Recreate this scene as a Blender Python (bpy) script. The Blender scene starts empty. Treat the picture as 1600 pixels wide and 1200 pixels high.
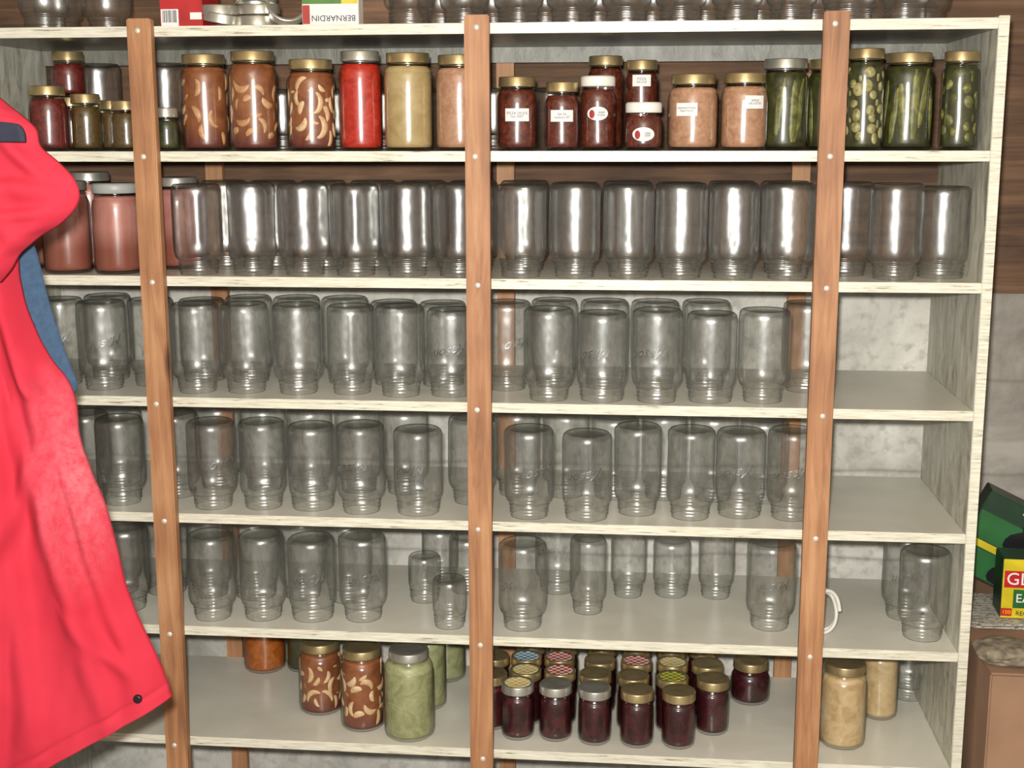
import bpy, bmesh, random
import numpy as np
from math import *
from mathutils import Vector, Matrix
from mathutils import noise as mn
random.seed(7)
SC=bpy.context.scene
COL=SC.collection
# ------------------------------------------------------------ camera
CAM=(0.2917,-2.3480,1.5); YAW=-0.0993; PITCH=0.1874; ROLL=-0.0023; F=2072.7
fw=np.array([sin(YAW)*cos(PITCH),cos(YAW)*cos(PITCH),-sin(PITCH)])
rr=np.cross(fw,[0,0,1]); rr/=np.linalg.norm(rr); uu=np.cross(rr,fw)
r2=rr*cos(ROLL)+uu*sin(ROLL); u2=-rr*sin(ROLL)+uu*cos(ROLL)
C=np.array(CAM)
def ray(px,py):
    return fw+r2*((px-800)/F)+u2*((600-py)/F)
def onY(px,py,Y):
    d=ray(px,py); t=(Y-C[1])/d[1]; return C+d*t
def onZ(px,py,Z):
    d=ray(px,py); t=(Z-C[2])/d[2]; return C+d*t
def projx(P):
    d=np.array(P)-C; k=F/(d@fw); return 800+k*(d@r2),600-k*(d@u2)
def Xat(px,Y,Z):
    a,b=-3.0,3.0
    for _ in range(4):
        A=projx((a,Y,Z))[0];B=projx((b,Y,Z))[0]
        m=a+(px-A)*(b-a)/(B-A); a,b=m-.02,m+.02
    return m
cd=bpy.data.cameras.new("camera"); co=bpy.data.objects.new("camera",cd); COL.objects.link(co)
cd.sensor_width=36; cd.lens=F*36/1600; cd.clip_start=.05
M=Matrix([[r2[0],u2[0],-fw[0],C[0]],[r2[1],u2[1],-fw[1],C[1]],[r2[2],u2[2],-fw[2],C[2]],[0,0,0,1]])
co.matrix_world=M; SC.camera=co
SC.view_settings.view_transform='Standard'
ZS=[1.6860,1.4678,1.2429,1.0170,.7925,.5681,.3400]
XP=[-.5977,0,.6058]; XR=.8900; DEP=.40; TH=.018
XL=Xat(88,DEP,1.57)-.018
# ------------------------------------------------------------ helpers
def lin(c):
    c=[x/255 for x in c]
    return tuple((x/12.92 if x<=.04045 else ((x+.055)/1.055)**2.4) for x in c)+(1,)
def newmat(name):
    m=bpy.data.materials.new(name); m.use_nodes=True
    nt=m.node_tree; b=nt.nodes["Principled BSDF"]; return m,nt,b
def N(nt,t,**kw):
    n=nt.nodes.new(t)
    for k,v in kw.items(): setattr(n,k,v)
    return n
def ramp(nt,fac,stops):
    r=nt.nodes.new("ShaderNodeValToRGB"); e=r.color_ramp.elements
    while len(e)<len(stops): e.new(.5)
    for i,(p,c) in enumerate(stops): e[i].position=p; e[i].color=c
    nt.links.new(fac,r.inputs[0]); return r.outputs[0]
def coords(nt,scale=(1,1,1),space="Object",rnd=False):
    t=N(nt,"ShaderNodeTexCoord"); mp=N(nt,"ShaderNodeMapping"); mp.inputs["Scale"].default_value=scale
    nt.links.new(t.outputs[space],mp.inputs[0])
    if rnd:
        oi=N(nt,"ShaderNodeObjectInfo"); ml=N(nt,"ShaderNodeMath",operation='MULTIPLY'); ml.inputs[1].default_value=50
        nt.links.new(oi.outputs["Random"],ml.inputs[0]); nt.links.new(ml.outputs[0],mp.inputs["Location"])
    return mp.outputs[0]
def noise(nt,co,scale,detail=4,dist=0,rough=.5):
    n=N(nt,"ShaderNodeTexNoise"); n.inputs["Scale"].default_value=scale; n.inputs["Detail"].default_value=detail
    n.inputs["Distortion"].default_value=dist; n.inputs["Roughness"].default_value=rough
    nt.links.new(co,n.inputs["Vector"]); return n.outputs["Fac"]
def bump(nt,h,b,strength=.3,dist=.002):
    n=N(nt,"ShaderNodeBump"); n.inputs["Strength"].default_value=strength; n.inputs["Distance"].default_value=dist
    nt.links.new(h,n.inputs["Height"]); nt.links.new(n.outputs[0],b.inputs["Normal"]); return n
def mix(nt,fac,a,b,mode='MIX'):
    n=N(nt,"ShaderNodeMix",data_type='RGBA',blend_type=mode)
    for s,v in ((n.inputs[0],fac),(n.inputs[6],a),(n.inputs[7],b)):
        if hasattr(v,"is_linked") or hasattr(v,"links"): nt.links.new(v,s)
        else: s.default_value=v
    return n.outputs[2]
_simple={}
def simple(name,rgb,rough=.5,metal=0,var=.12,scale=30,bmp=0):
    if name in _simple: return _simple[name]
    m,nt,b=newmat(name); c=lin(rgb)
    co=coords(nt,rnd=True); n=noise(nt,co,scale,3)
    d=tuple(x*(1-var*1.6) for x in c[:3])+(1,); l=tuple(min(1,x*(1+var)) for x in c[:3])+(1,)
    nt.links.new(ramp(nt,n,[(.3,d),(.7,l)]),b.inputs["Base Color"])
    b.inputs["Roughness"].default_value=rough; b.inputs["Metallic"].default_value=metal
    if bmp: bump(nt,n,b,bmp,.002)
    _simple[name]=m; return m
def paint_mat():
    m,nt,b=newmat("cream_painted_plywood"); co=coords(nt,(1,1,1))
    n1=noise(nt,co,6,5,.5)
    top=ramp(nt,n1,[(.3,lin((206,203,190))),(.7,lin((224,222,210)))])
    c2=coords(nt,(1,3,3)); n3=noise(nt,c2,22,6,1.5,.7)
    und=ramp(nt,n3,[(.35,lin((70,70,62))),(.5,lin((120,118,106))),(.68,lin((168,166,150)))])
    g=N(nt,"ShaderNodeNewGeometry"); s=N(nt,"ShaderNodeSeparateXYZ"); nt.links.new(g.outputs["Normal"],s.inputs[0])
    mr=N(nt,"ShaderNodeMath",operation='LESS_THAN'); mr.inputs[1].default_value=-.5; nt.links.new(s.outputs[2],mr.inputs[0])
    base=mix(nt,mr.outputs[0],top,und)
    fr=N(nt,"ShaderNodeMath",operation='LESS_THAN'); fr.inputs[1].default_value=-.5; nt.links.new(s.outputs[1],fr.inputs[0])
    c3=coords(nt,(5,1,80)); n4=noise(nt,c3,3,6,.2,.7)
    edge=ramp(nt,n4,[(.33,lin((92,78,62))),(.40,lin((196,192,174))),(.6,lin((226,223,207)))])
    base=mix(nt,fr.outputs[0],base,edge)
    nt.links.new(base,b.inputs["Base Color"]); b.inputs["Roughness"].default_value=.32
    bump(nt,n3,b,.2,.002); return m
def panel_mat(name="painted_rough_plywood_panel",k=1.0):
    m,nt,b=newmat(name); co=coords(nt,(1,1,.35)); n=noise(nt,co,26,7,1.2,.7)
    f=lambda c: lin(tuple(x*k for x in c))
    nt.links.new(ramp(nt,n,[(.3,f((124,122,108))),(.45,f((184,182,166))),(.62,f((214,212,198)))]),b.inputs["Base Color"])
    b.inputs["Roughness"].default_value=.42; bump(nt,n,b,.5,.003); return m
def wood_mat(name,d,mid,l,axis='Z',knots=True,rough=.6):
    m,nt,b=newmat(name)
    sc={'Z':(7,7,.5),'X':(.5,7,7)}[axis]
    co=coords(nt,sc,rnd=True); n=noise(nt,co,7,7,1.0,.65)
    co2=coords(nt,(1,1,1),rnd=True); n2=noise(nt,co2,5,3)
    a=N(nt,"ShaderNodeMath",operation='MULTIPLY_ADD'); a.inputs[1].default_value=.45; nt.links.new(n2,a.inputs[0])
    h=N(nt,"ShaderNodeMath",operation='MULTIPLY'); h.inputs[1].default_value=.6; nt.links.new(n,h.inputs[0]); nt.links.new(h.outputs[0],a.inputs[2])
    c=ramp(nt,a.outputs[0],[(.36,lin(d)),(.52,lin(mid)),(.68,lin(l))])
    if knots:
        ck=coords(nt,(11,11,4.0) if axis=='Z' else (4.,11,11),rnd=True); v=N(nt,"ShaderNodeTexVoronoi"); v.inputs["Scale"].default_value=1
        nt.links.new(ck,v.inputs["Vector"])
        k=ramp(nt,v.outputs["Distance"],[(.07,(1,1,1,1)),(.19,(0,0,0,1))])
        c=mix(nt,k,c,lin(tuple(x*.5 for x in d)))
    nt.links.new(c,b.inputs["Base Color"]); b.inputs["Roughness"].default_value=rough; bump(nt,n,b,.2,.002); return m
def concrete_mat():
    m,nt,b=newmat("rough_whitewashed_concrete"); co=coords(nt); n=noise(nt,co,5,9,.6,.65); n2=noise(nt,co,45,6)
    c=ramp(nt,n,[(.3,lin((150,147,140))),(.5,lin((196,194,186))),(.7,lin((220,218,210)))])
    c=mix(nt,ramp(nt,n2,[(.3,(.4,.4,.4,1)),(.5,(1,1,1,1))]),lin((150,146,138)),c)
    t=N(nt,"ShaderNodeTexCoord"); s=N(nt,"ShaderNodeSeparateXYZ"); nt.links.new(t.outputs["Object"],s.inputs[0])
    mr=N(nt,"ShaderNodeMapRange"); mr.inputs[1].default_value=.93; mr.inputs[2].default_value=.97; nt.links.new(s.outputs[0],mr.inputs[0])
    dk=ramp(nt,n,[(.35,lin((118,113,106))),(.65,lin((170,166,158)))])
    w=N(nt,"ShaderNodeTexNoise"); w.inputs["Scale"].default_value=3; nt.links.new(t.outputs["Object"],w.inputs["Vector"])
    sz=N(nt,"ShaderNodeMath",operation='MULTIPLY_ADD'); sz.inputs[1].default_value=.03; nt.links.new(w.outputs["Fac"],sz.inputs[0]); nt.links.new(s.outputs[2],sz.inputs[2])
    pp=N(nt,"ShaderNodeMath",operation='PINGPONG'); pp.inputs[1].default_value=.10; nt.links.new(sz.outputs[0],pp.inputs[0])
    seam=ramp(nt,pp.outputs[0],[(.0,(.55,.55,.55,1)),(.006,(0,0,0,1))])
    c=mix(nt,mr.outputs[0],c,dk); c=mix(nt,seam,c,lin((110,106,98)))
    nt.links.new(c,b.inputs["Base Color"]); b.inputs["Roughness"].default_value=.9; bump(nt,n,b,.35,.012); return m
def glass_mat(name,tint,tint2,edge,base,gain,rough,streak=True,expo=3.0):
    m=bpy.data.materials.new(name); m.use_nodes=True; nt=m.node_tree; nt.nodes.clear()
    out=N(nt,"ShaderNodeOutputMaterial"); ms=N(nt,"ShaderNodeMixShader"); tr=N(nt,"ShaderNodeBsdfTransparent"); gl=N(nt,"ShaderNodeBsdfGlossy")
    gl.inputs["Roughness"].default_value=rough
    lw=N(nt,"ShaderNodeLayerWeight"); lw.inputs["Blend"].default_value=.5
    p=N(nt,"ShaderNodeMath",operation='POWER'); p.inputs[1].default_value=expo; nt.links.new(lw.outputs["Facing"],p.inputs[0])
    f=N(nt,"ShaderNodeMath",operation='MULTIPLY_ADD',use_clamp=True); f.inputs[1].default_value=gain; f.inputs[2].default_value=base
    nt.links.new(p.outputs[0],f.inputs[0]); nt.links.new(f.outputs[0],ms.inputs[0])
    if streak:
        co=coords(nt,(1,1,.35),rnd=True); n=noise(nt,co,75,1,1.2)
        t=ramp(nt,n,[(.36,tint2+(1,)),(.50,tint+(1,))])  # darker streaks painted into the tint, imitating refraction in wavy glass
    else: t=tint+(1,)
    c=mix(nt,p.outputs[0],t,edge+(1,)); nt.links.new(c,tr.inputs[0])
    nt.links.new(tr.outputs[0],ms.inputs[1]); nt.links.new(gl.outputs[0],ms.inputs[2]); nt.links.new(ms.outputs[0],out.inputs[0]); return m
PAINT=paint_mat(); PANEL=panel_mat(); RAIL=panel_mat("mottled_grey_rail",.62); CONC=concrete_mat()
POST=wood_mat("fir_post_wood",(122,80,52),(162,114,78),(188,142,102))
BACKPOST=wood_mat("pale_back_post_wood",(140,98,66),(170,124,86),(190,145,104))
PLANK=wood_mat("brown_plank_wood",(60,44,32),(94,69,50),(122,92,68),'X',False,.8)
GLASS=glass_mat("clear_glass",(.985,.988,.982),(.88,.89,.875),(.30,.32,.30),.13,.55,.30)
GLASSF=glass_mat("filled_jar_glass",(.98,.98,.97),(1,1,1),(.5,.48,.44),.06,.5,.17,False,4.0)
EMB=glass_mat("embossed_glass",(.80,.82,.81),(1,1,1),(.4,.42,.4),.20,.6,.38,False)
GOLD=simple("gold_tinplate",(190,170,126),.34,.8,.15,40)
SILV=simple("silver_tinplate",(196,194,184),.34,.8,.12,40)
WHITEP=simple("white_paper",(222,220,216),.7,0,.02,20)
WHITEPL=simple("white_plastic",(225,223,215),.4,0,.03,20)
GREYPL=simple("grey_white_lid",(160,162,160),.45,0,.05,20)
INK=simple("dark_ink",(40,40,60),.7)
SCREW=simple("steel_screw",(225,220,210),.4,.3)
def addobj(name,me,mat=None,parent=None,loc=(0,0,0),rot=(0,0,0),smooth=False):
    o=bpy.data.objects.new(name,me); COL.objects.link(o)
    if me is not None and mat is not None and len(me.materials)==0: me.materials.append(mat)
    if parent: o.parent=parent
    o.location=loc; o.rotation_euler=rot
    if smooth and me: me.polygons.foreach_set("use_smooth",[True]*len(me.polygons))
    return o
def tag(o,label,cat,group=None):
    o["label"]=label; o["category"]=cat
    if group: o["group"]=group
def boxmesh(x0,x1,y0,y1,z0,z1,bev=.0015,name="box"):
    bm=bmesh.new(); bmesh.ops.create_cube(bm,size=1)
    for v in bm.verts: v.co=Vector(((x0+x1)/2+v.co.x*(x1-x0),(y0+y1)/2+v.co.y*(y1-y0),(z0+z1)/2+v.co.z*(z1-z0)))
    if bev: bmesh.ops.bevel(bm,geom=bm.edges[:],offset=bev,segments=2,affect='EDGES')
    me=bpy.data.meshes.new(name); bm.to_mesh(me); bm.free(); return me
def lathe(prof,segs=40,sq=0,flute=0,zlo=None,zhi=None,wob=0,seed=0,name="lathe",nfl=12):
    vs=[];fs=[]
    for (r,z) in prof:
        for i in range(segs):
            a=2*pi*i/segs; k=1
            if zlo is not None and zlo<z<zhi:
                e=min(1,(z-zlo)/.012,(zhi-z)/.012)
                k=1+(sq*cos(4*a)+flute*cos(nfl*a))*e
            if wob and r>.02:
                q=Vector((cos(a)*2.4+seed*7.3,sin(a)*2.4,z*14)); q2=Vector((cos(a)*5.0+seed,sin(a)*5.0+9,z*60))
                k+=(wob*mn.noise(q)+wob*.4*mn.noise(q2))/max(r,.02)
            vs.append((r*k*cos(a),r*k*sin(a),z))
    n=len(prof)
    for j in range(n-1):
        for i in range(segs):
            i2=(i+1)%segs; fs.append((j*segs+i,j*segs+i2,(j+1)*segs+i2,(j+1)*segs+i))
    me=bpy.data.meshes.new(name); me.from_pydata(vs,[],fs); 
    bm=bmesh.new(); bm.from_mesh(me); bmesh.ops.remove_doubles(bm,verts=bm.verts,dist=1e-6); bm.to_mesh(me); bm.free()
    me.polygons.foreach_set("use_smooth",[True]*len(me.polygons)); return me
def jar_prof(R,H,m,nb=16):
    nk=H-.026; sh=nk-.026*R/.0475
    p=[(0.0005,.0045),(R*.5,.004),(R*.78,.002),(R*.88,.0002),(R*.965,.004),(R,.012)]
    for i in range(1,nb): p.append((R,.012+(sh-.012)*i/nb))
    p+=[(R,sh)]
    for t in (.2,.4,.6,.8,1):
        a=t*pi/2; p.append((m+.001+(R-m-.001)*cos(a),sh+(nk-sh)*sin(a)*.95))
    p+=[(m,nk),(m,nk+.002),(m+.0018,nk+.0035),(m+.0018,nk+.005),(m,nk+.0065),(m-.0005,nk+.010),(m+.001,nk+.0115),(m-.0005,nk+.013),(m-.0006,nk+.016),(m+.001,nk+.0175),(m-.0006,nk+.019),(m-.0008,nk+.0235),(m-.001,nk+.026),(m-.003,nk+.0258)]
    return p
def cont_prof(R,fill,inset=.0022):
    r=R-inset
    sh=fill-.016
    return [(0.0005,.0062),(R*.7,.0055),(R*.9,.0065),(r,.013),(r,sh*.5),(r,sh),(r*.985,sh+.006),(r*.93,sh+.012),(r*.86,fill),(0.0005,fill)]
def text_mesh(s,size,ext=.0003,R=None,shear=0,align='CENTER'):
    c=bpy.data.curves.new("tx",'FONT'); c.body=s; c.size=size; c.extrude=ext; c.align_x=align; c.align_y='CENTER'; c.shear=shear; c.resolution_u=3
    c.space_line=.9
    o=bpy.data.objects.new("tx",c); COL.objects.link(o); dg=bpy.context.evaluated_depsgraph_get(); dg.update()
    me=bpy.data.meshes.new_from_object(o.evaluated_get(dg)); bpy.data.objects.remove(o)
    for v in me.vertices:
        x,y,z=v.co
        if R: a=x/R; rad=R+z; v.co=(rad*sin(a),-rad*cos(a),y)
        else: v.co=(x,-z,y)
    me.materials.clear(); return me
def patch(R,w,h,z,oval=False,name="paper_label"):
    bm=bmesh.new()
    if oval:
        ce=bm.verts.new((0,-R,z)); ring=[]
        for i in range(24):
            a=2*pi*i/24; s=w/2*cos(a); ring.append(bm.verts.new((R*sin(s/R),-R*cos(s/R),z+h/2*sin(a))))
        for i in range(24): bm.faces.new((ce,ring[i],ring[(i+1)%24]))
    else:
        n=8; g=[[bm.verts.new((R*sin((-w/2+w*i/n)/R),-R*cos((-w/2+w*i/n)/R),z-h/2+h*j)) for i in range(n+1)] for j in (0,1)]
        for i in range(n): bm.faces.new((g[0][i],g[0][i+1],g[1][i+1],g[1][i]))
    me=bpy.data.meshes.new(name); bm.to_mesh(me); bm.free(); return me
def pieces(kind,R,fill,n,seed):
    rnd=random.Random(seed); vs=[];fs=[]
    def add(grid):
        off=len(vs); U=len(grid); V=len(grid[0])
        for row in grid:
            for (s,t,w) in row:
                rad=min(R+w,R-.0007); a=s/R; vs.append((rad*sin(a),-rad*cos(a),t))
        for i in range(U-1):
            for j in range(V):
                j2=(j+1)%V; fs.append((off+i*V+j,off+(i+1)*V+j,off+(i+1)*V+j2,off+i*V+j2))
    for k in range(n):
        s0=((k*.618034)%1*2-1)*pi*R+rnd.uniform(-.004,.004); tt=((k+.5)/n+rnd.uniform(-.04,.04))%1
        if kind=="peach":
            t0=.020+(fill-.036)*tt; th=rnd.uniform(0,2*pi); Rm=rnd.uniform(.014,.021); rm=rnd.uniform(.0055,.008); arc=rnd.uniform(1.6,2.6); g=[]
            for i in range(13):
                u=i/12; a=th+(u-.5)*arc; rad=rm*max(.12,sin(pi*(u*.96+.02)))**.6
                row=[]
                for j in range(8):
                    b=2*pi*j/8; rl=Rm+rad*cos(b)*1.0; row.append((s0+rl*cos(a)-Rm*cos(th)*.7,min(max(t0+rl*sin(a)-Rm*sin(th)*.7,.008),fill),-.0042+rad*.42*sin(b)-.0009*(k%3)))
                g.append(row)
            add(g)
        elif kind=="slice":
            t0=.016+(fill-.026)*tt; ra=rnd.uniform(.008,.0125); sq=rnd.uniform(.7,1); th=rnd.uniform(0,pi); g=[]
            wz=-.0034-.0009*(k%3)
            for i in range(5):
                ph=-pi/2+pi*i/4; row=[]
                for j in range(14):
                    b=2*pi*j/14; q=cos(ph)**.4 if i not in(0,4) else .0
                    x=ra*q*cos(b); y=ra*sq*q*sin(b)
                    row.append((s0+x*cos(th)-y*sin(th),min(max(t0+x*sin(th)+y*cos(th),.008),fill),wz+.0022*sin(ph)))
                g.append(row)
            add(g)
        else:
            L=fill*rnd.uniform(.6,.86); t0=.01+rnd.uniform(0,fill-.012-L); tl=rnd.uniform(-.12,.12); w=rnd.uniform(.007,.011); g=[]
            for i in range(9):
                u=i/8; rad=w*max(.1,sin(pi*(u*.94+.03)))**.45; row=[]
                for j in range(8):
                    b=2*pi*j/8; row.append((s0+tl*(u-.5)*L*1.5+rad*cos(b),t0+u*L,-.0042+rad*.35*sin(b)))
                g.append(row)
            add(g)
    me=bpy.data.meshes.new(kind); me.from_pydata(vs,[],fs); me.polygons.foreach_set("use_smooth",[True]*len(me.polygons)); return me
def mottled(name,a,b_,c,scale=55,rough=.45,grad=None):
    m,nt,b=newmat(name); co=coords(nt,rnd=True); n=noise(nt,co,scale,5,1.0,.6)
    col=ramp(nt,n,[(.33,lin(a)),(.5,lin(b_)),(.68,lin(c))])
    if grad:
        t=N(nt,"ShaderNodeTexCoord"); s=N(nt,"ShaderNodeSeparateXYZ"); nt.links.new(t.outputs["Object"],s.inputs[0])
        mr=N(nt,"ShaderNodeMapRange"); mr.inputs[1].default_value=grad[0]; mr.inputs[2].default_value=grad[1]; nt.links.new(s.outputs[2],mr.inputs[0])
        col=mix(nt,mr.outputs[0],lin(grad[2]),col)
    nt.links.new(col,b.inputs["Base Color"]); b.inputs["Roughness"].default_value=rough
    bump(nt,n,b,.2,.002); return m
CM={
"syrup":mottled("peach_syrup",(112,62,36),(134,80,48),(148,96,60),25,.4,(.01,.05,(96,46,38))),
"peach":mottled("peach_flesh",(166,118,78),(188,142,98),(204,164,120),45),
"peachpale":mottled("pale_peach_flesh",(190,152,110),(208,176,134),(220,196,158),45),
"tomato":mottled("tomato_sauce",(146,24,14),(174,38,22),(188,60,38),60),
"applesauce":mottled("applesauce",(154,132,88),(168,146,100),(178,158,114),30),
"pinksauce":mottled("pink_applesauce",(152,108,82),(168,126,98),(180,144,116),70),
"beigesauce":mottled("beige_applesauce",(174,144,100),(190,164,122),(202,180,142),40),
"salsa":mottled("red_salsa",(54,18,12),(88,36,22),(118,56,38),130),
"relish":mottled("green_relish",(44,40,14),(84,70,32),(104,54,32),140),
"redrelish":mottled("red_relish",(62,14,12),(98,28,24),(116,48,38),120),
"brine":mottled("green_brine",(36,38,18),(54,56,26),(72,72,36),40),
"cucumber":mottled("pickled_cucumber",(66,68,28),(96,98,44),(138,134,72),45),
"pickleslice":mottled("pickle_slice",(118,112,62),(152,144,92),(184,172,124),110),
"juice":mottled("pink_juice",(158,100,92),(170,112,102),(178,122,112),18,.4,(.045,.085,(132,74,60))),
"jam":mottled("dark_berry_jam",(26,4,7),(52,10,16),(80,20,26),70),
"orange":mottled("orange_preserve",(140,68,14),(164,88,26),(180,106,38),60),
"palegreen":mottled("pale_green_fruit",(126,128,88),(148,150,108),(166,168,128),40),
}
# ------------------------------------------------------------ structure
def struct(name,me,mat):
    o=addobj(name,me,mat); o["kind"]="structure"; return o
WY=.47; ZPL=onY(1590,457,WY)[2]
struct("floor",boxmesh(-1.9,1.9,-3.6,WY+.1,-.05,0,0),simple("concrete_floor",(110,106,100),.85,0,.2,8))
struct("ceiling",boxmesh(-1.9,1.9,-3.6,WY+.1,2.3,2.35,0),simple("ceiling_boards",(150,135,115),.8,0,.15,8))
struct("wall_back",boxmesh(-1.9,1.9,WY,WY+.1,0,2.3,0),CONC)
struct("wall_left",boxmesh(-1.95,-1.9,-3.6,WY,0,2.3,0),simple("wall_grey",(130,125,118),.9,0,.1,5))
struct("wall_right",boxmesh(1.9,1.95,-3.6,WY,0,2.3,0),simple("wall_grey2",(130,125,118),.9,0,.1,5))
bm=bmesh.new(); z=ZPL
hs=[.14,.15,.145,.15,.14,.15,.14]
for h in hs:
    z1=min(z+h,2.3)
    if z1-z<.02: break
    r=bmesh.ops.create_cube(bm,size=1)
    for v in r['verts']:
        v.co=Vector((v.co.x*3.7,WY-.012+v.co.y*.024,(z+z1)/2+v.co.z*(z1-z)))
    z+=h
me=bpy.data.meshes.new("planks"); bmesh.ops.bevel(bm,geom=bm.edges[:],offset=.005,segments=2,affect='EDGES'); bm.to_mesh(me); bm.free()
struct("trim_1",me,PLANK)
# ------------------------------------------------------------ shelving unit
shelf=bpy.data.objects.new("shelving_unit",None); COL.objects.link(shelf)
tag(shelf,"cream painted plywood shelving with bare fir front posts","shelf")
for i,z in enumerate(ZS):
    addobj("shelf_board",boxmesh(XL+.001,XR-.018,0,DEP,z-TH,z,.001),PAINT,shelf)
addobj("back_rail",boxmesh(XL+.001,XR-.018,DEP-.02,DEP,ZS[0]-TH-.03,ZS[0]-TH,.001),RAIL,shelf)
addobj("side_panel",boxmesh(XR-.018,XR,-.001,DEP,0,ZS[0]+.003,.001),PANEL,shelf)["label"]="rough cream painted plywood end panel"
addobj("side_panel",boxmesh(XL-.018,XL,-.001,DEP,0,ZS[0]+.003,.001),PANEL,shelf)
addobj("edge_strip",boxmesh(XR-.0175,XR-.0005,-.004,-.001,0,ZS[0]+.003,.0005),PAINT,shelf)
screwme=lathe([(0.0001,.002),(.0025,.0018),(.0046,.0008),(.005,0)],16)
for X in XP:
    W=.043
    p=addobj("front_post",boxmesh(-W/2,W/2,-.011,.011,-(ZS[0]+.012)/2,(ZS[0]+.012)/2,.002),POST,shelf,(X,-.0115,(ZS[0]+.012)/2))
    p["label"]="orange-brown fir post"
    for i,z in enumerate(ZS):
        addobj("screw",screwme,SCREW,p,(random.uniform(-.004,.004),-.011,z-.009-(ZS[0]+.012)/2),(pi/2,0,0))
for px,zz in ((343,1.2),(790,1.6),(1245,1.2)):
    X=Xat(px,DEP+.01,zz)
    addobj("back_post",boxmesh(-.018,.018,-.009,.009,-ZS[0]/2,ZS[0]/2,.001),BACKPOST,shelf,(X,DEP+.0095,ZS[0]/2))
# ------------------------------------------------------------ empty jars
H0=.168; R0=.0462; M0=.0355
def invert(me,H):
    me.transform(Matrix.Translation((0,0,H))@Matrix.Rotation(pi,4,'Y')); return me
EMPT={}
def empties(kind,v=0):
    R,H,m,sq,fl,seg,wob={"quart":(R0,H0,M0,0,0,64,.0010),"square":(R0*.965,H0,M0,-.035,0,64,.0007),"fluted":(R0*.97,H0*.985,M0,0,.014,72,.0005),
      "wide":(R0,H0*.96,.040,0,0,64,.0009),"pint":(.038,.115,.0335,0,0,48,.0008),"small":(.033,.094,.029,0,0,48,.0006),"slim":(.036,.150,.029,0,0,48,.0008)}[kind]
    if (kind,v) not in EMPT:
        EMPT[kind,v]=invert(lathe(jar_prof(R,H,m,28),seg,sq,fl,.012,H-.05,wob,v*3+len(kind)),H)
        if kind in("quart","wide") and (kind,'e') not in EMPT:
            em=text_mesh("Mason",.026,.0006,R+.0007,.35)
            for vv in em.vertices: vv.co.z+=H*.45+.25*vv.co.x
            EMPT[kind,'e']=invert(em,H)
    return EMPT[kind,v],EMPT.get((kind,'e')),R,H,m
PL={i:[] for i in range(7)}
def clear(si,X,Y,R):
    return XL+R+.004<X<XR-.018-R-.003 and R+.002<=Y<=DEP-R-.001 and all((X-a)**2+(Y-b)**2>=(R*1.01+c*1.01+.0006)**2 for a,b,c in PL[si])
LABE={"quart":"empty clear glass quart canning jar standing upside down","square":"empty clear rounded-square glass canning jar standing upside down",
"fluted":"empty clear fluted glass canning jar standing upside down","wide":"empty clear wide-mouth glass canning jar standing upside down",
"pint":"small empty clear glass jar standing upside down","small":"very small empty clear glass jar upside down","slim":"slim empty clear glass jar standing upside down"}
WORD={0:"top",1:"upper",2:"second",3:"third",4:"fourth",5:"fifth",6:"bottom"}
def put_empty(si,X,Y,kind,emboss=False):
    me,em,R,H,m=empties(kind,random.randint(0,3))
    o=addobj("glass_jar",me,GLASS,None,(X,Y,ZS[si]+.0005),(0,0,random.uniform(0,6.28)))
    tag(o,LABE[kind],"jar","upside-down glass jars on the %s shelf"%WORD[si])
    if em and emboss:
        addobj("embossed_lettering",em,EMB,o,(0,0,0),(0,0,-o.rotation_euler[2]+atan2(X-CAM[0],Y-CAM[1])*-1+random.uniform(-.5,.5)))
    PL[si].append((X,Y,R)); return o
def front(si,lst,ydef=None,emb=True):
    for e in lst:
        px,py,kind=e[:3]; _,_,R,H,m=empties(kind)
        if ydef is None:
            P=onZ(px,py,ZS[si]); Y=max(P[1]+m,R+.004)
        else: Y=ydef+random.uniform(-.002,.006)
        if len(e)>3: Y=e[3]
        X=Xat(px,Y-.5*R,ZS[si]+.08); done=False
        for k in range(16):
            for dx in (0,.003,-.003,.007,-.007,.011,-.011):
                for dy in (k*.004,-k*.003):
                    if clear(si,X+dx,Y+dy,R): done=True; break
                if done: break
            if done: break
        if done: put_empty(si,X+dx,Y+dy,kind,emb and random.random()<.6)
        else: print("skipped",si,px)
def backfill(si,px0,px1,ys,kinds):
    for j,Y in enumerate(ys):
        x=Xat(px0,Y,ZS[si])+(j%2)*.02; x1=Xat(px1,Y,ZS[si])
        while x<x1:
            YY=Y+random.uniform(-.006,.006)
            if clear(si,x,YY,R0): put_empty(si,x,YY,random.choice(kinds)); x+=.0965
            else: x+=.008
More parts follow.
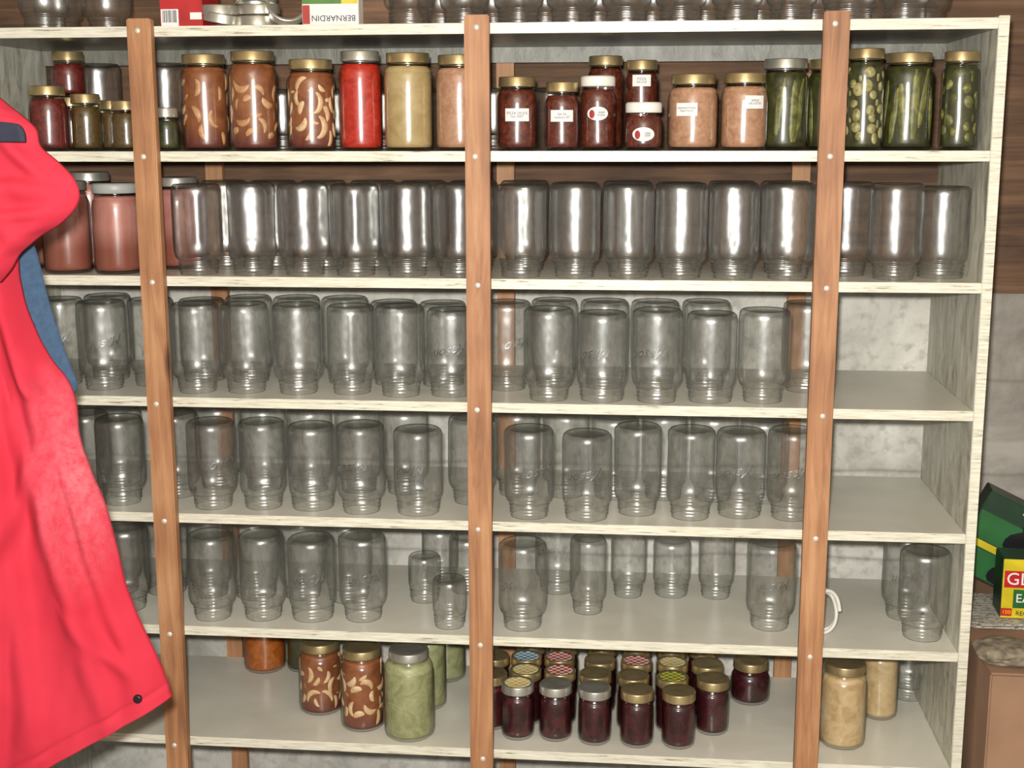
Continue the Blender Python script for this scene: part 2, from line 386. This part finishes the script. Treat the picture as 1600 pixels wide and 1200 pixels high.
# ------------------------------------------------------------ filled jars
FM={}
def band_mesh(m,h=.0175):
    return lathe([(m+.0022,0),(m+.0036,.0008),(m+.0032,.002),(m+.0034,.0045),(m+.003,.006),(m+.003,h-.002),(m+.0022,h-.0002),(m-.001,h),(m-.003,h-.0006)],48,0,.004,.002,h-.001)
def lid_mesh(m,h=.0175):
    return lathe([(m-.0028,h-.0012),(m-.005,h-.0002),(m-.008,h-.0010),(.003,h-.0006),(.0002,h-.0006)],40)
def plastic_lid(m,h=.018): return lathe([(m+.003,0),(m+.0042,.001),(m+.0042,h-.003),(m+.002,h),(0.0002,h)],40)
def put_filled(si,X,Y,R,H,cm,label,pc=None,pn=0,pmat=None,lid="gold",lab=None,group=None,zbase=None,m=None,lidmat=None):
    m=m or min(M0,R*.80); z0=(ZS[si] if zbase is None else zbase)+.0006
    key=(round(R,4),round(H,4),round(m,4),bool(pc))
    if key not in FM: FM[key]=(lathe(jar_prof(R,H,m,12),44,0,0,None,None,.0005,len(FM)),lathe(cont_prof(R,H-.022,.0042 if pc else .0026),40),band_mesh(m),lid_mesh(m),plastic_lid(m))
    g,c,bd,ld,pl=FM[key]
    e=bpy.data.objects.new("canning_jar",None); COL.objects.link(e); e.location=(X,Y,z0)
    e.rotation_euler=(0,0,-atan2(X-CAM[0],Y-CAM[1])); e.empty_display_size=.02
    tag(e,label,"jar",group)
    addobj("glass_body",g,GLASSF,e)
    cc=c.copy(); cc.materials.clear(); addobj("contents",cc,CM[cm],e)
    if pc:
        pm=pieces(pc,R-.0008,H-.024,pn,px_seed[0]*17); px_seed[0]+=1
        addobj({"peach":"peach_slices","slice":"pickle_slices","spear":"cucumber_spears"}[pc],pm,CM[pmat],e)
    bz=H-.0165
    if lid in("white","grey"):
        k=pl.copy(); k.materials.clear(); addobj("lid",k,WHITEPL if lid=="white" else GREYPL,e,(0,0,bz))
    else:
        mt=GOLD if lid=="gold" else SILV
        k=bd.copy(); k.materials.clear(); addobj("screw_band",k,mt,e,(0,0,bz))
        k=ld.copy(); k.materials.clear(); addobj("lid",k,lidmat or mt,e,(0,0,bz))
    if lab:
        shape,w,h,zz,txt,ts,off=lab
        l=addobj("paper_label",patch(R+.0010,w,h,zz,shape=="oval"),WHITEP,e,(0,0,0),(0,0,off)); 
        tm=text_mesh(txt,ts,.00005,R+.0013)
        for v in tm.vertices: v.co.z+=zz
        if shape=="oval":
            for v in tm.vertices: 
                a=.007/R; x,y=v.co.x,v.co.y; v.co.x,v.co.y=x*cos(a)-y*sin(a),x*sin(a)+y*cos(a)
            bl=patch(R+.0014,.010,.015,zz-.001,True); bl.transform(Matrix.Rotation(-.010/R,4,'Z'))
            addobj("berry_print",bl,simple("berry_print_red",(150,36,40),.6),l)
        addobj("handwriting",tm,INK,l)
    if zbase is None: PL[si].append((X,Y,R))
    return e
px_seed=[1]
G1="filled preserve jars on the upper shelf"
def row1(px,Y,w_px,top_px,cm,label,**k):
    sc=F/((np.array((0.2,Y,1.5))-C)@fw)
    R=w_px/2/sc*.985; X=Xat(px,Y,ZS[1]+.08)
    H=onY(px,top_px,Y)[2]-ZS[1]-.002
    for i in range(10):
        if clear(1,X,Y,R): break
        Y+=.004
    return put_filled(1,X,Y,R,H,cm,label,group=G1,**k)
row1(75,.045,63,134,"redrelish","pint jar of dark red relish with gold lid")
row1(128,.060,52,146,"relish","small jar of green relish with gold lid")
X=Xat(112,.135,1.52); put_filled(1,X,.135,.032,.098,"redrelish","half-pint jar of red jam under another jar",group=G1)
put_filled(1,X,.135,.032,.082,"redrelish","half-pint jar of red jam stacked on another jar",group=G1,zbase=ZS[1]+.1005)
row1(167,.105,50,156,"relish","small jar of mixed relish with gold lid")
row1(196,.05,50,157,"relish","small jar of green relish beside the wooden post")
row1(258,.045,44,168,"brine","small jar of dark green preserve with silver lid",lid="silver")
row1(314,.052,80,84,"syrup","quart jar of peach slices in brown syrup with gold lid",pc="peach",pn=30,pmat="peach")
row1(397,.052,80,80,"syrup","quart jar of packed peach slices in syrup with gold lid",pc="peach",pn=40,pmat="peach")
row1(487,.052,80,93,"syrup","quart jar of pale peach slices in syrup with gold lid",pc="peach",pn=48,pmat="peachpale")
row1(564,.052,70,80,"tomato","quart jar of bright red tomato sauce with silver lid",lid="silver")
row1(638,.052,80,83,"applesauce","quart jar of yellow applesauce with gold lid")
row1(718,.052,78,86,"pinksauce","quart jar of pinkish applesauce beside the wooden post")
row1(808,.050,66,120,"salsa","pint jar of red salsa with a white handwritten label",lab=("r",.044,.022,.062,"PIZZA SAUCE\nhot 2007",.0062,0),lid="gold")
row1(878,.048,56,128,"salsa","slim pint jar of red salsa with a white handwritten label",lab=("r",.042,.020,.060,"SALSA\nmedium 07",.006,0))
row1(933,.040,60,118,"salsa","pint jar of salsa with a white plastic lid and oval label",lid="white",lab=("oval",.038,.024,.064,"apple\nbutter",.0055,0))
row1(1006,.042,62,160,"salsa","half-pint jar with a white plastic lid and oval label",lid="white",lab=("oval",.040,.024,.028,"salsa\n2007",.0055,0))
row1(945,.115,60,86,"salsa","quart jar of dark sauce with gold lid behind smaller jars")
row1(1002,.115,54,94,"salsa","slim jar of dark sauce with a white label",lab=("r",.034,.020,.122,"PIZZA\nSAUCE",.006,0))
row1(1083,.052,80,116,"pinksauce","large pint of pinkish applesauce with a white handwritten label",lab=("r",.038,.022,.070,"UNSWEETENED\nApple Sauce",.0048,-.25))
row1(1163,.050,74,114,"pinksauce","large pint of pinkish applesauce with a label near its lid",lab=("r",.036,.022,.082,"APPLE\nSAUCE 07",.0055,.45))
row1(1226,.095,76,92,"brine","quart jar of whole dill pickles with silver lid",pc="spear",pn=12,pmat="cucumber",lid="silver")
row1(1296,.11,70,92,"brine","quart jar of dark pickles behind the wooden post",pc="spear",pn=12,pmat="cucumber")
row1(1350,.06,62,76,"brine","quart jar of pickle slices in green brine",pc="slice",pn=66,pmat="pickleslice")
row1(1423,.055,82,81,"brine","wide jar of whole cucumber pickles with gold lid",pc="spear",pn=13,pmat="cucumber")
row1(1499,.068,58,80,"brine","quart jar of mixed pickled vegetables beside the end panel",pc="slice",pn=40,pmat="cucumber")
for px in (440,525,600,665,770,860): 
    X=Xat(px,.24,1.55)
    if clear(1,X,.24,.038): put_empty(1,X,.24,"pint")
for px in (155,260): 
    X=Xat(px,.28,1.55)
    if clear(1,X,.28,R0): put_empty(1,X,.28,"quart")
def row2(px,Y,top,lid):
    X=Xat(px,Y,ZS[2]+.08); H=onY(px,top,Y)[2]-ZS[2]-.002
    put_filled(2,X,Y,.0445,min(H,.185),"juice","quart jar of pink fruit juice with pale lid",lid=lid,group="pink juice jars on the second shelf",m=.037)
row2(104,.055,282,"silver"); row2(183,.055,286,"grey"); row2(278,.155,276,"silver"); row2(60,.155,275,"silver"); row2(142,.16,268,"silver")
front(2,[(302,0,"fluted",.05),(388,0,"square",.05),(470,0,"quart",.05),(551,0,"fluted",.05),(632,0,"quart",.05),(708,0,"square",.05),(812,0,"fluted",.05),(897,0,"quart",.05),(982,0,"fluted",.055),(1065,0,"quart",.05),(1148,0,"square",.05),(1228,0,"quart",.05),(1325,0,"quart",.12),(1402,0,"quart",.06),(1487,0,"wide",.055)],0.05,False)
backfill(2,350,1545,(.16,),["quart","square","fluted"])
front(3,[(88,604,"quart"),(153,611,"quart"),(208,612,"square"),(300,616,"quart"),(378,616,"square"),(460,618,"quart"),(545,618,"fluted"),(622,622,"quart"),(703,622,"wide"),
 (790,612,"quart"),(856,630,"quart"),(940,630,"wide"),(1027,633,"quart"),(1112,632,"wide"),(1192,632,"quart"),(1262,615,"quart")])
backfill(3,60,1310,(.18,),["quart","square","wide"])
front(4,[(128,780,"quart"),(176,791,"quart"),(268,780,"quart"),(325,798,"quart"),(405,798,"square"),(483,800,"wide"),(560,805,"quart"),(650,808,"wide"),(735,790,"quart"),
 (825,817,"quart"),(916,817,"wide"),(996,808,"square"),(1080,815,"square"),(1158,812,"wide"),(1230,816,"quart")])
backfill(4,100,1250,(.20,),["quart","square","wide"])
front(5,[(190,958,"quart"),(325,972,"quart"),(405,972,"square"),(483,974,"wide"),(563,974,"quart"),(700,985,"small"),(661,944,"small"),(815,988,"quart"),(918,962,"slim"),(982,936,"slim"),
 (1050,936,"pint"),(1120,938,"slim"),(1206,988,"quart"),(1420,972,"quart"),(1457,1005,"quart"),(870,930,"quart")])
backfill(5,120,600,(.19,),["quart","square","wide"])
front(5,[(685,915,"pint"),(728,930,"pint")],None,False)
def row6(px,py,w_px,top_px,cm,label,H=None,**k):
    P=onZ(px,py,ZS[6]); sc=F/((P-C)@fw); R=w_px/2/sc; Y=min(max(P[1]+R*.95,R+.003),DEP-R-.003)
    X=Xat(px,Y,ZS[6]+.04); ok=False
    for i in range(25):
        for dx in (0,.004,-.004,.009,-.009):
            if clear(6,X+dx,Y+i*.003,R): ok=True;break
            if clear(6,X+dx,Y-i*.003,R): i=-i;ok=True;break
        if ok: break
    if ok: X+=dx;Y+=i*.003
    if H is None: H=onY(px,top_px+3,Y-R*.2)[2]-ZS[6]
    return put_filled(6,X,Y,R,H,cm,label,**k)
G6="filled preserve jars on the bottom shelf"
row6(640,1162,80,1014,"palegreen","quart jar of pale green fruit with silver lid",group=G6,lid="silver")
row6(567,1146,70,1010,"syrup","quart jar of peach slices with gold lid",pc="peach",pn=42,pmat="peachpale",group=G6)
row6(502,1120,70,1000,"syrup","quart jar of peach slices set back on the shelf",pc="peach",pn=42,pmat="peachpale",group=G6)
row6(414,1054,66,0,"orange","quart jar of orange preserve at the shelf back",H=.165,group=G6)
row6(470,1052,50,0,"brine","dark pickle jar at the shelf back",H=.165,group=G6)
row6(668,1112,60,0,"palegreen","quart jar of pale green fruit behind another",H=.165,group=G6)
row6(698,1068,60,0,"palegreen","quart jar of pale green fruit at the shelf back",H=.165,group=G6)
def checker(name,a,b_):
    m,nt,b=newmat(name); co=coords(nt); ch=N(nt,"ShaderNodeTexChecker"); ch.inputs["Scale"].default_value=130
    ch.inputs["Color1"].default_value=lin(a); ch.inputs["Color2"].default_value=lin(b_); nt.links.new(co,ch.inputs["Vector"])
    nt.links.new(ch.outputs[0],b.inputs["Base Color"]); b.inputs["Roughness"].default_value=.4; return m
YG=checker("yellow_gingham_lid",(224,190,80),(240,234,206)); RG=checker("red_gingham_lid",(200,36,34),(240,228,216)); BG=checker("blue_gingham_lid",(70,140,170),(232,236,230)); GG=checker("green_gingham_lid",(60,140,76),(240,196,60))
GJ="jam jars on the bottom shelf"
R6=.0325;HJ=.108
def jam(px,py,lid,lm,Y=None):
    P=onZ(px,py,ZS[6]) if py else None
    if Y is None: Y=max(P[1]+R6*.9,R6+.004)
    X=Xat(px,Y,ZS[6]+.05); ok=False
    for i in range(16):
        for dx in (0,.003,-.003,.006,-.006,.01,-.01):
            if clear(6,X+dx,Y+i*.003,R6): ok=True;break
        if ok: break
    if not ok: return
    X+=dx; Y+=i*.003
    d="plain gold lid" if lm is None else {YG:"yellow gingham lid",RG:"red gingham lid",BG:"blue gingham lid",GG:"green and yellow gingham lid"}[lm]
    put_filled(6,X,Y,R6,HJ,"jam","small jar of dark berry jam with "+d,group=GJ,lid=lid,lidmat=lm,m=.0285)
for a in [(809,1158,"silver",YG),(868,1160,"silver",None),(929,1166,"silver",None),(995,1170,"gold",None),(1060,1172,"gold",None)]: jam(*a)
row6(1172,1104,62,1030,"jam","squat jar of dark berry jam with gold lid",group=GJ)
Yf=.05
for px,lm in ((816,YG),(872,RG),(930,None),(989,None),(1050,GG),(1113,None)): jam(px,0,"gold",lm,Yf+.076)
for px,lm in ((772,None),(818,BG),(874,RG),(937,None),(994,RG),(1050,YG),(1104,None)): jam(px,0,"gold",lm,Yf+.150)
for px,lm in ((830,BG),(880,GG),(940,None),(994,YG),(1048,RG),(1090,BG)): jam(px,0,"gold",lm,Yf+.224)
jam(768,0,"gold",None,Yf+.06)
row6(1316,1174,72,1034,"beigesauce","quart jar of cream-coloured applesauce with gold lid",group=G6)
row6(1374,1127,56,0,"beigesauce","quart jar of cream applesauce set back on the shelf",H=.155,group=G6)
put_empty(6,Xat(1420,.33,.4),.33,"quart")
# ------------------------------------------------------------ top shelf items
for i,px in enumerate([70,130,640,722,810,890,975,1060,1140,1225,1310,1395,1475]):
    Y=.055+(.004 if i%2 else 0); X=Xat(px,Y,1.7)
    for dx in (0,.004,.008,.012,-.004,-.008,.016,.02):
        if clear(0,X+dx,Y,R0): put_empty(0,X+dx,Y,random.choice(["quart","square","wide"])); break
backfill(0,95,220,(.16,),["quart"]); backfill(0,690,1540,(.16,),["quart","square"])
ZT=ZS[0]
def carton(name,px0,px1,Y,h,depth,mat,label,cat="box",rot=0):
    x0=Xat(px0,Y,ZT+.02);x1=Xat(px1,Y,ZT+.02)
    o=addobj(name,boxmesh(-(x1-x0)/2,(x1-x0)/2,0,depth,0,h,.0015),mat,None,((x0+x1)/2,Y,ZT+.0005),(0,0,rot)); tag(o,label,cat); return o,(x1-x0)
o,w=carton("cardboard_box",250,316,.02,.07,.10,simple("red_card",(170,30,32),.5),"small red cardboard box with white barcode panel")
addobj("barcode_panel",boxmesh(-w/2+.002,-w/2+.034,-.0012,0,.001,.030,.0003),WHITEP,o)
for i in range(12):
    x=-w/2+.005+i*.0022; addobj("barcode_bar",boxmesh(x,x+random.choice([.0006,.0012]),-.0018,-.0011,.007,.028,0),INK,o)
addobj("white_stripe",boxmesh(w/2-.022,w/2-.001,-.0012,0,.012,.024,.0003),WHITEP,o)
o,w=carton("lid_carton",472,560,.02,.075,.10,WHITEP,"white cardboard lid carton with upside-down brand lettering")
addobj("green_panel",boxmesh(-w/2+.0005,w/2-.03,-.0012,0,.036,.072,.0003),simple("carton_green",(80,124,50),.5),o)
addobj("red_panel",boxmesh(-w/2+.001,-w/2+.014,-.0013,0,.002,.034,.0003),simple("carton_red",(170,50,42),.5),o)
addobj("yellow_panel",boxmesh(w/2-.03,w/2-.001,-.0013,0,.036,.072,.0003),simple("carton_yellow",(200,176,50),.5),o)
tm=text_mesh("BERNARDIN",.0145,.0002); tm.transform(Matrix.Rotation(pi,4,'Y')); addobj("lettering",tm,INK,o,(.006,-.0012,.012))
o,w=carton("wooden_block",566,608,.06,.12,.03,PLANK,"brown wooden block standing on the top shelf","wood")
bandm=band_mesh(.0345); 
rings=[(345,.05,0,.2),(345,.052,1,.0),(355,.14,0,.1),(402,.052,0,.0),(404,.054,1,.06),(400,.05,2,-.05),(446,.05,0,1.1),(430,.15,0,0)]
for px,Y,lv,t in rings:
    o=addobj("screw_band",bandm,SILV,None,(Xat(px,Y,ZT+.02)+random.uniform(-.003,.003),Y,ZT+.001+lv*.0195+abs(sin(t))*.036),(t if abs(t)<.5 else 0,t if abs(t)>=.5 else 0,random.random()*6 if lv==0 else 0))
    tag(o,"loose silver canning jar screw band in a pile","jar ring","loose screw bands on the top shelf")
# ------------------------------------------------------------ cord on row 5
cu=bpy.data.curves.new("cord",'CURVE'); cu.dimensions='3D'; cu.bevel_depth=.0035; cu.bevel_resolution=4
sp=cu.splines.new('NURBS'); pts=[]
for i in range(44):
    a=i/43*2*pi*2.6; r=.040+.004*sin(a*1.7); pts.append((r*cos(a)*.78,.002*i/4-.01+.005*sin(a*2),.036+r*sin(a)))
sp.points.add(len(pts)-1)
for i,p in enumerate(pts): sp.points[i].co=(*p,1)
sp.use_endpoint_u=True
ot=bpy.data.objects.new("t",cu); COL.objects.link(ot); bpy.context.view_layer.update()
me=bpy.data.meshes.new_from_object(ot.evaluated_get(bpy.context.evaluated_depsgraph_get())); bpy.data.objects.remove(ot)
mz=min(v.co.z for v in me.vertices)
for v in me.vertices: v.co.z-=mz
P=onZ(1286,1000,ZS[5]); me.materials.clear()
o=addobj("cord_coil",me,simple("white_cord",(215,212,205),.45),None,(P[0],P[1]+.03,ZS[5]+.0005),(.0,0,.3),True); tag(o,"coiled white electrical cord behind the wooden post","cord")
# ------------------------------------------------------------ right side
ZB=ZS[5]+.006
x0=XR+.015
CARD=simple("brown_cardboard",(144,112,88),.85,0,.12,9)
o=addobj("cardboard_carton",boxmesh(x0,x0+.6,-.10,.42,0,ZB-.003,.003),CARD,None); tag(o,"large brown cardboard carton standing beside the shelving unit","box")
addobj("flap",boxmesh(x0,x0+.6,-.102,.155,ZB-.003,ZB,.0008),CARD,o)
addobj("flap",boxmesh(x0,x0+.6,.160,.42,ZB-.003,ZB,.0008),CARD,o)
bm=bmesh.new(); bmesh.ops.create_icosphere(bm,subdivisions=5,radius=1)
for v in bm.verts:
    c=v.co.copy(); k=1+.22*mn.noise(c*1.4+Vector((3,1,2)))+.07*mn.noise(c*4)+.02*mn.noise(c*12)
    v.co=Vector((c.x*.056*k,c.y*.046*k,max(c.z,-.6)*.024*k))
mz=min(v.co.z for v in bm.verts)
for v in bm.verts: v.co.z-=mz
me=bpy.data.meshes.new("rock"); bm.to_mesh(me); bm.free()
P=onZ(1583,1050,ZB); o=addobj("rock",me,simple("grey_brown_stone",(130,120,102),.85,0,.35,60,.8),None,(P[0],P[1]+.05,ZB+.001),(0,0,.3),True); tag(o,"flat grey-brown stone resting on the cardboard carton","rock")
PN=onZ(1560,985,ZB)
bm=bmesh.new()
for i in range(6):
    r=bmesh.ops.create_cube(bm,size=1); a=random.uniform(-.12,.12); dx=random.uniform(-.008,.008)
    for v in r['verts']:
        x,y,z=v.co.x*.26,v.co.y*.17,v.co.z*.0016
        v.co=Vector((x*cos(a)-y*sin(a)+dx,x*sin(a)+y*cos(a),z+.001+i*.0022))
me=bpy.data.meshes.new("newspaper"); bm.to_mesh(me); bm.free()
m,nt,b=newmat("newsprint"); co_=coords(nt,(60,140,140)); n=noise(nt,co_,2,2); nt.links.new(ramp(nt,n,[(.4,lin((110,105,98))),(.5,lin((190,185,173)))]),b.inputs["Base Color"]); b.inputs["Roughness"].default_value=.9
NX,NY=x0+.150,PN[1]+.09
o=addobj("newspaper",me,m,None,(NX,NY,ZB+.0005)); tag(o,"stack of folded newspapers under the bag boxes","newspaper")
ZN=ZB+.0140
KG=simple("carton_dark_green",(20,52,30),.4); YL=simple("carton_bright_yellow",(205,186,30),.4); RD=simple("carton_bright_red",(180,24,30),.4); BK=simple("bag_black",(16,16,20),.35); GRN=simple("carton_mid_green",(34,96,46),.4)
def bagshape(s):
    prof=[(0,.0),(.32,.02),(.46,.18),(.47,.4),(.38,.62),(.18,.80),(.07,.88),(.16,1.05),(.05,1.0),(0,1.02)]
    L=[(x*s,z*s) for x,z in prof]; R=[(-x*s,z*s) for x,z in prof[::-1]]
    bm=bmesh.new(); vs=[bm.verts.new((x,0,z)) for x,z in L+R[1:-1]]; f=bm.faces.new(vs)
    r=bmesh.ops.extrude_face_region(bm,geom=[f]); 
    for v in [g for g in r['geom'] if isinstance(g,bmesh.types.BMVert)]: v.co.y=-.0008
    me=bpy.data.meshes.new("bag"); bm.to_mesh(me); bm.free(); return me
def bagbox(X,Y,rz,w,h,d,label,front_box,ry=0):
    e=addobj("garbage_bag_box",boxmesh(-w/2,w/2,0,d,0,h,.002),KG,None,(X,Y,ZN+.0005+abs(sin(ry))*w/2),(0,ry,rz)); tag(e,label,"box","garbage bag boxes beside the shelf")
    if front_box:
        addobj("yellow_panel",boxmesh(-w/2+.001,w/2-.001,-.001,0,.001,h-.001,.0003),YL,e)
        addobj("red_banner",boxmesh(-w/2+.004,w/2-.002,-.002,-.001,h*.52,h*.80,.0003),RD,e)
        addobj("lettering",text_mesh("GLAD",.034,.0004,align='LEFT'),WHITEP,e,(-w/2+.007,-.0022,h*.66))
        addobj("green_panel",boxmesh(-w/2+.022,w/2-.002,-.002,-.001,h*.18,h*.49,.0003),GRN,e)
        addobj("lettering",text_mesh("EASY-TIE",.024,.0004,align='LEFT'),WHITEP,e,(-w/2+.026,-.0022,h*.34))
        addobj("red_patch",boxmesh(-w/2+.001,-w/2+.021,-.002,-.001,h*.04,h*.17,.0003),RD,e)
        addobj("lettering",text_mesh("100",.011,.0004),YL,e,(-w/2+.011,-.0022,h*.105))
        addobj("lettering",text_mesh("REG",.012,.0004,align='LEFT'),INK,e,(-w/2+.028,-.0022,h*.09))
    else:
        addobj("lettering",text_mesh("EASY-TIE",.014,.0004,align='RIGHT'),WHITEP,e,(w/2-.022,-.0012,h*.93))
        addobj("lettering",text_mesh("FACILE",.013,.0004,align='RIGHT'),WHITEP,e,(w/2-.018,-.0012,h*.83))
        addobj("green_panel",boxmesh(-w/2+.002,w/2-.002,-.001,0,h*.44,h*.76,.0003),GRN,e)
        addobj("yellow_stripe",boxmesh(-w/2+.002,w/2-.002,-.001,0,h*.35,h*.43,.0003),YL,e)
        addobj("bag_picture",bagshape(.056),BK,e,(w/2-.055,-.0012,h*.44))
        addobj("green_panel",boxmesh(-w/2+.002,w/2-.002,-.001,0,h*.02,h*.34,.0003),GRN,e)
        addobj("bag_picture",bagshape(.048),BK,e,(w/2-.055,-.0012,h*.03))
    return e
bagbox(Xat(1592,.25,.7)-.064,.25,-.12,.15,.172,.07,"dark green garbage bag box with black bag pictures",False,.44)
bagbox(Xat(1566,.13,.65)+.10,.130,-.05,.20,.118,.07,"yellow and red garbage bag box in front of another",True)
# ------------------------------------------------------------ red jacket
def red_mat():
    m,nt,b=newmat("red_fabric"); co=coords(nt); n=noise(nt,co,5,6,.4); n2=noise(nt,co,220,2)
    c=ramp(nt,n,[(.3,lin((172,34,52))),(.7,lin((186,46,64)))])
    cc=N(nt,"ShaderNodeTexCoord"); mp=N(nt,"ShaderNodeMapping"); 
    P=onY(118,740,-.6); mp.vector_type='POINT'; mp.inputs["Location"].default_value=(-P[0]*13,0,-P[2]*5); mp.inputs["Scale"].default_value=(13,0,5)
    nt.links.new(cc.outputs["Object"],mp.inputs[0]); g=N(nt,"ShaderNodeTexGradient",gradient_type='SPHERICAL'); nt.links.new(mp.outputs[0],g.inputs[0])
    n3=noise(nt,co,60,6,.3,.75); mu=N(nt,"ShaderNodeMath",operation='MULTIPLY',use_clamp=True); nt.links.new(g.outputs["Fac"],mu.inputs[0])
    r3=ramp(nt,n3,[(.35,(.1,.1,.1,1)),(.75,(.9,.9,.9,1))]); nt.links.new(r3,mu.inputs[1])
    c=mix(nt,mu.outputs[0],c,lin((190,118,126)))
    nt.links.new(c,b.inputs["Base Color"]); b.inputs["Roughness"].default_value=.85; b.inputs["Specular IOR Level"].default_value=.25
    bump(nt,n2,b,.12,.001); return m
RED=red_mat(); DK=simple("dark_navy_lining",(30,34,52),.8); BLUE=simple("blue_fleece",(56,78,104),.95,0,.12,120,.4)
def interp(L,t):
    n=len(L)-1; t=max(0,min(.99999,t))*n; i=int(t); f=t-i
    p0=L[max(i-1,0)];p1=L[i];p2=L[i+1];p3=L[min(i+2,n)]
    r=[]
    for k in (0,1):
        a,b,c,d=p0[k],p1[k],p2[k],p3[k]
        r.append(.5*((2*b)+(-a+c)*f+(2*a-5*b+4*c-d)*f*f+(-a+3*b-3*c+d)*f**3))
    return r
def cloth(name,right,left,Y,disp,nu,nv,mat,parent=None,thick=.006):
    vs=[];fs=[]
    for j in range(nv+1):
        v=j/nv; R=interp(right,v); L=interp(left,v)
        for i in range(nu+1):
            u=(i/nu)**.8; px=L[0]+(R[0]-L[0])*u; py=L[1]+(R[1]-L[1])*u
            P=onY(px,py,Y); d=disp(u,v,px,py); vs.append((P[0],P[1]+d,P[2]))
    for j in range(nv):
        for i in range(nu):
            a=j*(nu+1)+i; fs.append((a,a+1,a+nu+2,a+nu+1))
    me=bpy.data.meshes.new(name); me.from_pydata(vs,[],fs)
    bm=bmesh.new(); bm.from_mesh(me); bmesh.ops.recalc_face_normals(bm,faces=bm.faces[:]); bm.to_mesh(me); bm.free()
    o=addobj(name,me,mat,parent,smooth=True)
    md=o.modifiers.new("s",'SOLIDIFY'); md.thickness=thick; md.offset=0
    return o
YJ=-.6
jr=[(-20,380),(8,398),(14,440),(30,500),(60,560),(90,600),(104,640),(110,690),(128,745),(150,800),(168,865),(185,930),(213,995),(240,1050),(257,1100)]
jl_=[(-240,150),(-300,500),(-300,900),(-300,1400)]
CR=[([(-10,430),(40,560),(70,700),(90,860)],15,.014),([(-60,520),(-5,700),(25,900),(60,1180)],22,.019),([(20,640),(70,800),(120,950),(170,1130)],20,.017),([(-40,640),(0,800),(10,960),(0,1200)],16,.014),([(70,640),(110,780),(150,900),(200,1030)],11,.009),([(0,480),(45,600),(95,650)],10,.010),([(60,700),(20,820),(-20,900)],14,.010),([(110,960),(160,1020),(215,1060)],12,.008)]
CH=[([(-60,300),(20,290),(80,300)],16,.010),([(-10,195),(30,240),(70,280)],12,.009),([(-30,340),(30,335),(75,330)],9,.007),([(-60,240),(-10,300),(20,380)],14,.010)]
def crease(x,y,LS):
    t=0
    for (pts,w,h) in LS:
        best=1e9;side=1;prog=0;n=len(pts)-1
        for i in range(n):
            a,b=pts[i];c,d=pts[i+1]; dx,dy=c-a,d-b;L=dx*dx+dy*dy
            s=((x-a)*dx+(y-b)*dy)/L; sc=min(1,max(0,s)); ex=x-a-sc*dx; ey=y-b-sc*dy; q=hypot(ex,ey)
            if q<best: best=q; side=1 if (ex*dy-ey*dx)>0 else -1; prog=(i+sc)/n
        env=sin(pi*min(1,max(0,prog*.9+.05)))**.7
        qq=best*side/w
        t+=h*env*(exp(-qq*qq) if qq<0 else exp(-qq*qq*2.5)) - h*.5*env*exp(-((qq-1.6)/1.3)**2)
    return -t
def dj(u,v,x,y):
    e=.03*max(0,(u-.92)/.08)**2 - .010*sin(pi*min(1,u))
    f=.005*mn.noise(Vector((x*.010,y*.005,1)))+.0025*mn.noise(Vector((x*.04,y*.02,4)))
    hem=.003*exp(-((v-.965)/.005)**2)
    return e+f+hem+crease(x,y,CR)*min(1,(1-u)*14)
jk=cloth("red_jacket",jr,jl_,YJ,dj,140,220,RED,None,.006)
tag(jk,"bright red cloth jacket with snap button, hanging by the shelves","jacket")
hr=[(-30,140),(4,168),(20,180),(45,203),(54,230),(80,255),(104,280),(113,303),(106,326),(84,349),(58,364),(38,380),(20,396),(6,420),(-10,440)]
hl=[(-280,100),(-300,250),(-300,400),(-300,560)]
def dh(u,v,x,y):
    return .02*max(0,(u-.9)/.1)**2-.012*sin(pi*u)+.006*mn.noise(Vector((x*.02,y*.015,7)))+crease(x,y,CH)*min(1,(1-u)*12)
cloth("collar_flap",hr,hl,-.655,dh,100,100,RED,jk,.006)
cloth("collar_lining",[(0,190),(28,194),(38,206),(40,222)],[(-120,192),(-120,200),(-120,210),(-120,222)],-.69,lambda u,v,x,y:0.0,14,10,DK,jk,.004)
bl=cloth("blue_fleece_garment",[(20,360),(42,385),(58,440),(76,500),(95,560),(112,605),(102,622),(85,610)],[(-355,360),(-355,450),(-355,550),(-355,650)],-.54,lambda u,v,x,y:.004*mn.noise(Vector((x*.03,y*.02,2)))+.02*max(0,(u-.8)/.2)**2,60,50,BLUE,None,.005)
tag(bl,"blue fleece garment hanging behind the red jacket","clothing")
P=onY(217,1090,YJ)
sn=addobj("snap_button",lathe([(0.0002,.004),(.003,.0036),(.005,.0042),(.0062,.003),(.0066,0),(.005,-.004)],24),simple("dark_metal_snap",(60,58,60),.35,.8),jk,(P[0],YJ-.004,P[2]),(pi/2,0,0)); sn["label"]="dark round metal snap"
st=onY(-380,600,-.6); 
o=addobj("coat_post",boxmesh(-.02,.02,-.03,.05,0,2.3,.003),POST,None,(st[0],-.6,0)); tag(o,"wooden post the clothes hang from","post")
# ------------------------------------------------------------ lights
def light(name,loc,e,r,col=(1,1,1)):
    l=bpy.data.lights.new(name,'POINT'); l.energy=e; l.shadow_soft_size=r; l.color=col; o=bpy.data.objects.new(name,l); COL.objects.link(o); o.location=loc; return o
fl=C+r2*(-.03)+u2*.06
light("flash_lamp",tuple(fl),285,.025,(1,.968,.90))
w=bpy.data.worlds.new("world"); SC.world=w; w.use_nodes=True; w.node_tree.nodes["Background"].inputs[0].default_value=(1,.95,.88,1); w.node_tree.nodes["Background"].inputs[1].default_value=.24
